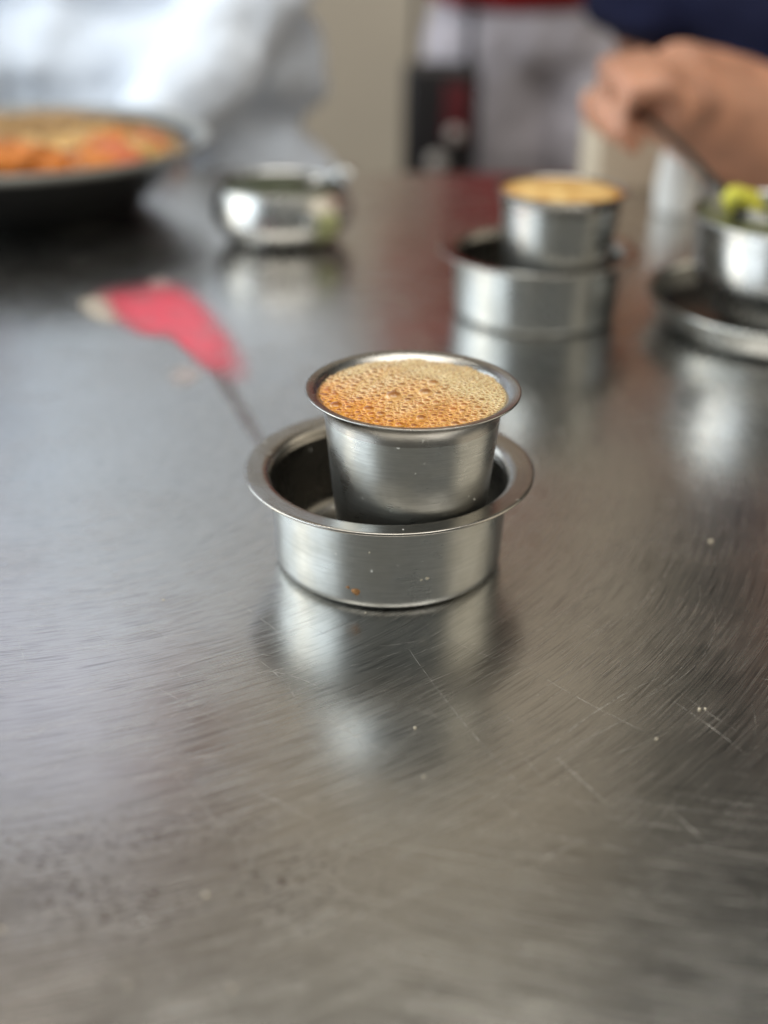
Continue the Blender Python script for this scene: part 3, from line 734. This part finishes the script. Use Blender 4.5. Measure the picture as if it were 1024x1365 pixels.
for j, s in enumerate((-1.5, -0.5, 0.5, 1.5)):
    k0 = PALM + sd * (0.019 * s) - fd * (0.004 * abs(s)); ln = (0.078, 0.088, 0.082, 0.064)[j]
    finger_chain(bm, [k0 - fd * 0.01, k0 + fd * ln * 0.38 + dn * 0.006, k0 + fd * ln * 0.62 + dn * 0.026, k0 + fd * ln * 0.72 + dn * 0.044], 0.0095, 0.0072)
tb = WR + fd * 0.028 + sd * -0.030
finger_chain(bm, [tb, tb + fd * 0.03 - sd * 0.020 + dn * 0.010, tb + fd * 0.062 - sd * 0.014 + dn * 0.030], 0.0115, 0.0085)
SHL = Vector((-0.405, 1.27, 0.545)); ELL = Vector((-0.50, 1.29, 0.27)); WRL = Vector((-0.49, 1.13, 0.10))
add_tube(bm, [SHL, (SHL + ELL) / 2, ELL, (ELL + WRL) / 2, WRL], [0.048, 0.043, 0.036, 0.034, 0.024])
add_tube(bm, [WRL, WRL + Vector((0, -0.05, -0.03)), WRL + Vector((0, -0.09, -0.055))], [0.024, 0.034, 0.034], 14, 0.42, (0, -0.4, 0.9))
for j, s in enumerate((-1.5, -0.5, 0.5, 1.5)):
    k0 = WRL + Vector((0.018 * s, -0.085, -0.055)); finger_chain(bm, [k0, k0 + Vector((0, -0.035, -0.012)), k0 + Vector((0, -0.065, -0.022))], 0.0092, 0.0072)
tb = WRL + Vector((0.03, -0.03, -0.02)); finger_chain(bm, [tb, tb + Vector((0.022, -0.028, -0.012)), tb + Vector((0.024, -0.056, -0.024))], 0.011, 0.0085)
for s in (-1, 1):
    sb = bmesh.new(); add_tube(sb, [(hx + s * 0.09, hy + 0.02, FZ + 0.15), (hx + s * 0.09, hy + 0.02, FZ + 0.05), (hx + s * 0.09, hy - 0.07, FZ + 0.035)], [0.04, 0.042, 0.035]); put(skin('shoe', sb, M_SHOE, p1, 0.010, 3), p1)
put(skin('body', bm, M_SKIN2, p1, 0.0058, 4), p1)
bm = bmesh.new()
for (z, rx, ry) in ((-0.06, .190, .125), (0.06, .182, .120), (0.18, .178, .118), (0.30, .185, .120), (0.42, .195, .120), (0.52, .185, .105), (0.58, .11, .08)):
    add_ell(bm, (hx, hy, z), (rx, ry, 0.10), 28, 12)
add_tube(bm, [SH, (SH + EL) / 2, EL, EL + (WR - EL) * 0.45, EL + (WR - EL) * 1.06], [0.075, 0.060, 0.052, 0.048, 0.043], 20)
add_tube(bm, [SHL, (SHL + ELL) / 2, ELL, (ELL + WRL) / 2, ELL + (WRL - ELL) * 0.93], [0.075, 0.064, 0.058, 0.052, 0.045], 20)
put(skin('shirt', bm, M_WHITE, p1, 0.009, 3, (0.05, 0.035)), p1)
bm = bmesh.new(); add_ell(bm, (hx, hy, -0.10), (.165, .115, .12), 24, 12)
for s in (-1, 1):
    add_tube(bm, [(hx + s * 0.085, hy, -0.10), (hx + s * 0.09, hy, -0.36), (hx + s * 0.09, hy + 0.02, FZ + 0.07)], [0.095, 0.075, 0.062], 18)
put(skin('trousers', bm, M_DENIM, p1, 0.012, 3), p1)
put(hair((hx, hy - 0.06, 0.83), p1), p1)

# --- person in navy, bare forearm raised, spoon in the fist
p2 = empty('person', (0.47, 1.30, FZ), label='person in a navy blue short-sleeved shirt gripping a spoon, bare forearm over the table', cat='person')
bpy.context.view_layer.update()
nx, ny = 0.470, 1.24
bm = bmesh.new(); head(bm, (nx + 0.11, ny - 0.06, 0.60)); add_tube(bm, [(nx, ny, 0.30), (nx + 0.03, ny - 0.02, 0.38), (nx + 0.09, ny - 0.04, 0.53)], [0.075, 0.058, 0.055])
add_tube(bm, [(nx - .15, ny, 0.30), (nx, ny, 0.33), (nx + .15, ny, 0.30)], [0.05, 0.06, 0.05])
axs = sax.copy()
FC = S1 + sax * 0.016                                   # centre of the fist along the handle
W2 = at_y(886, 112, 0.868); EM = at_y(1030, 194, 0.930); E2 = Vector((0.475, 1.03, 0.050)); SH2 = Vector((0.605, 1.23, 0.28))
pdir = (W2 - FC); pdir = (pdir - axs * pdir.dot(axs)).normalized(); qdir = axs.cross(pdir).normalized()
if qdir.y > 0: qdir = -qdir                              # fingers close on the camera's side
add_tube(bm, [SH2, (SH2 + E2) / 2 + Vector((0.02, 0, 0)), E2, EM, (EM + W2) / 2, W2], [0.052, 0.048, 0.046, 0.053, 0.045, 0.032], 18)
pk = FC + pdir * 0.026
add_tube(bm, [W2, (W2 + pk) / 2, pk - axs * 0.0], [0.029, 0.038, 0.036], 16, 0.55, tuple(qdir))
def fp(s, ang, r): a = math.radians(ang); return FC + axs * s + pdir * (r * math.cos(a)) + qdir * (r * math.sin(a))
for s, L in ((0.028, 1.0), (0.0095, 1.06), (-0.009, 1.0), (-0.026, 0.88)):
    finger_chain(bm, [fp(s * 0.9, 0, 0.024), fp(s, 60, 0.030 * L), fp(s, 118, 0.027 * L), fp(s, 185, 0.020 * L), fp(s, 250, 0.0165)], 0.0105, 0.0078)
finger_chain(bm, [fp(0.020, -30, 0.032), fp(0.045, -85, 0.026), fp(0.058, -130, 0.018), fp(0.050, -170, 0.014)], 0.0125, 0.0090)
SHR, ELR, WRR = Vector((0.275, 1.25, 0.28)), Vector((0.255, 1.30, 0.0)), Vector((0.36, 1.13, -0.12))
add_tube(bm, [SHR, (SHR + ELR) / 2, ELR, (ELR + WRR) / 2, WRR], [0.052, 0.046, 0.042, 0.040, 0.029], 16)
add_tube(bm, [WRR, WRR + Vector((-0.02, -0.05, -0.006)), WRR + Vector((-0.035, -0.09, -0.012))], [0.028, 0.038, 0.037], 14, 0.45, (0, 0, 1))
for j, s in enumerate((-1.5, -0.5, 0.5, 1.5)):
    k0 = WRR + Vector((-0.034 + 0.018 * s, -0.088 + 0.006 * s, -0.012)); finger_chain(bm, [k0, k0 + Vector((-0.012, -0.035, -0.004)), k0 + Vector((-0.02, -0.066, -0.014))], 0.0094, 0.0074)
tb = WRR + Vector((-0.045, -0.03, -0.010)); finger_chain(bm, [tb, tb + Vector((-0.028, -0.020, -0.006)), tb + Vector((-0.044, -0.046, -0.013))], 0.0115, 0.0086)
for s in (-1, 1):
    sb = bmesh.new(); add_tube(sb, [(nx + s * 0.10, ny - 0.10, FZ + 0.15), (nx + s * 0.10, ny - 0.10, FZ + 0.05), (nx + s * 0.10, ny - 0.19, FZ + 0.035)], [0.04, 0.042, 0.035]); put(skin('shoe', sb, M_SHOE, p2, 0.010, 3), p2)
put(skin('body', bm, M_SKIN, p2, 0.0058, 4), p2)
bm = bmesh.new()
for (z, rx, ry) in ((-0.26, .195, .13), (-0.12, .19, .13), (0.02, .195, .13), (0.14, .205, .13), (0.24, .200, .115), (0.32, .12, .085)):
    add_ell(bm, (nx, ny, z), (rx, ry, 0.10), 28, 12)
e2m = SH2 + (E2 - SH2) * 0.52 + Vector((0.02, 0, 0))
add_tube(bm, [SH2, e2m, SH2 + (E2 - SH2) * 0.66 + Vector((0.02, 0, 0))], [0.078, 0.074, 0.076], 20)
add_tube(bm, [SHR, SHR + (ELR - SHR) * 0.62], [0.078, 0.072], 20)
put(skin('shirt', bm, M_NAVY, p2, 0.009, 4, (0.06, 0.014)), p2)
bm = bmesh.new(); add_ell(bm, (nx, ny, -0.27), (.17, .13, .10), 24, 12)
for s in (-1, 1):
    add_tube(bm, [(nx + s * 0.085, ny, -0.29), (nx + s * 0.10, ny - 0.10, -0.30), (nx + s * 0.10, ny - 0.10, -0.34), (nx + s * 0.10, ny - 0.10, FZ + 0.07)], [0.092, 0.080, 0.07, 0.058], 18)
put(skin('trousers', bm, M_DENIM, p2, 0.012, 3), p2)
put(hair((nx + 0.11, ny - 0.06, 0.60), p2), p2)

# --- person standing further back, red top and grey trousers, black bag at the side
gx, gy = 0.235, 1.95
p3 = empty('person', (gx, gy, FZ), label='person standing further back in red top and loose grey trousers', cat='person')
bpy.context.view_layer.update()
bm = bmesh.new(); head(bm, (gx, gy - 0.03, 0.86)); add_tube(bm, [(gx, gy, 0.56), (gx, gy, 0.65), (gx, gy - 0.02, 0.78)], [0.075, 0.058, 0.055])
add_tube(bm, [(gx - .14, gy, 0.57), (gx, gy, 0.60), (gx + .14, gy, 0.57)], [0.05, 0.06, 0.05])
for s in (-1, 1):
    S_, E_, W_ = Vector((gx + s * 0.165, gy, 0.55)), Vector((gx + s * 0.225, gy + 0.02, 0.29)), Vector((gx + s * 0.10, gy - 0.19, 0.36))
    add_tube(bm, [S_, (S_ + E_) / 2, E_, (E_ + W_) / 2, W_], [0.05, 0.044, 0.037, 0.036, 0.025])
    add_tube(bm, [W_, W_ + Vector((-s * 0.045, -0.006, 0.01)), W_ + Vector((-s * 0.085, -0.01, 0.012))], [0.025, 0.036, 0.035], 12, 0.45, (0, 1, 0))
    for j in range(4):
        k0 = W_ + Vector((-s * 0.08, -0.01, -0.016 + 0.018 * j)); finger_chain(bm, [k0, k0 + Vector((-s * 0.035, -0.006, 0)), k0 + Vector((-s * 0.058, 0.010, 0))], 0.0092, 0.0074)
    k0 = W_ + Vector((-s * 0.03, -0.01, 0.03)); finger_chain(bm, [k0, k0 + Vector((-s * 0.028, -0.01, 0.028)), k0 + Vector((-s * 0.056, -0.01, 0.032))], 0.0112, 0.0086)
    sb = bmesh.new(); add_tube(sb, [(gx + s * 0.09, gy, FZ + 0.13), (gx + s * 0.09, gy, FZ + 0.05), (gx + s * 0.10, gy - 0.11, FZ + 0.03)], [0.038, 0.042, 0.034]); put(skin('shoe', sb, M_SHOE, p3, 0.010, 3), p3)
put(skin('body', bm, M_SKIN2, p3, 0.0075, 4), p3)
bm = bmesh.new()
for (z, rx, ry) in ((0.115, .195, .150), (0.24, .165, .115), (0.36, .18, .115), (0.48, .19, .11), (0.56, .17, .10), (0.61, .10, .08)):
    add_ell(bm, (gx, gy, z), (rx, ry, 0.09), 28, 12)
for s in (-1, 1):
    add_tube(bm, [(gx + s * 0.165, gy, 0.55), (gx + s * 0.205, gy + 0.01, 0.36)], [0.07, 0.062], 18)
put(skin('shirt', bm, M_RED, p3, 0.010, 4, (0.06, 0.014)), p3)
bm = bmesh.new(); add_ell(bm, (gx, gy, 0.06), (.170, .125, .13), 24, 12)
for s in (-1, 1):
    add_tube(bm, [(gx + s * 0.075, gy, 0.03), (gx + s * 0.085, gy, -0.20), (gx + s * 0.09, gy, -0.45), (gx + s * 0.09, gy + 0.005, FZ + 0.05)], [0.108, 0.098, 0.088, 0.085], 20)
put(skin('trousers', bm, M_GREY, p3, 0.010, 3, (0.07, 0.030)), p3)
put(hair((gx, gy - 0.03, 0.86), p3), p3)

bag = empty('shoulder_bag', (0.075, 1.80, -0.19), label='black shoulder bag with dark red panel and pale round studs at standing person\'s side', cat='bag')
bm = bmesh.new(); add_box(bm, (-0.055, -0.03, -0.06), (0.055, 0.03, 0.19), 0.012); bag_side = from_bm('bag_body', bm, M_BLACK, bag)
bm = bmesh.new(); add_box(bm, (0.004, -0.0345, 0.085), (0.040, -0.0303, 0.165), 0.002); from_bm('front_panel', bm, M_BAGRED, bag)
for (x, z, r) in ((-0.005, 0.055, .014), (0.032, 0.015, .017), (0.020, 0.095, .011), (-0.012, -0.035, .013), (0.012, -0.02, .009)):
    bm = bmesh.new(); add_ell(bm, (x, -0.0335, z), (r, 0.006, r), 20, 10); from_bm('stud', bm, M_STUD, bag_side)
bm = bmesh.new(); add_tube(bm, [(-0.04, 0, 0.185), (-0.035, 0.04, 0.40), (0.02, 0.115, 0.86), (0.05, 0.15, 0.84), (0.045, 0.09, 0.40), (0.04, 0.0, 0.185)], 0.008, 10, 0.5)
from_bm('strap', bm, M_BLACK, bag)

# ------------------------------------------------------------------ crumbs on the table
for i, (px, py, r) in enumerate([(275, 1193, .0007), (553, 971, .0006), (565, 1036, .0005), (932, 946, .0007), (940, 945, .0005), (947, 722, .0011), (487, 817, .0004), (218, 800, .0005), (310, 1318, .0006), (170, 1313, .0005), (875, 985, .0005), (3, 1240, .0007)]):
    p = at_z(px, py); o = lumpy('crumb', M_CRUMB, None, (0, 0, 0), (r * 0.75, r * 0.5, r * 0.4), 200 + i, 0.35, 2); o.location = (p.x, p.y, r * 0.34); o.rotation_euler.z = i * 1.3
    tag(o, 'tiny pale crumb lying on the scratched steel table', 'crumb', 'crumbs on the table')
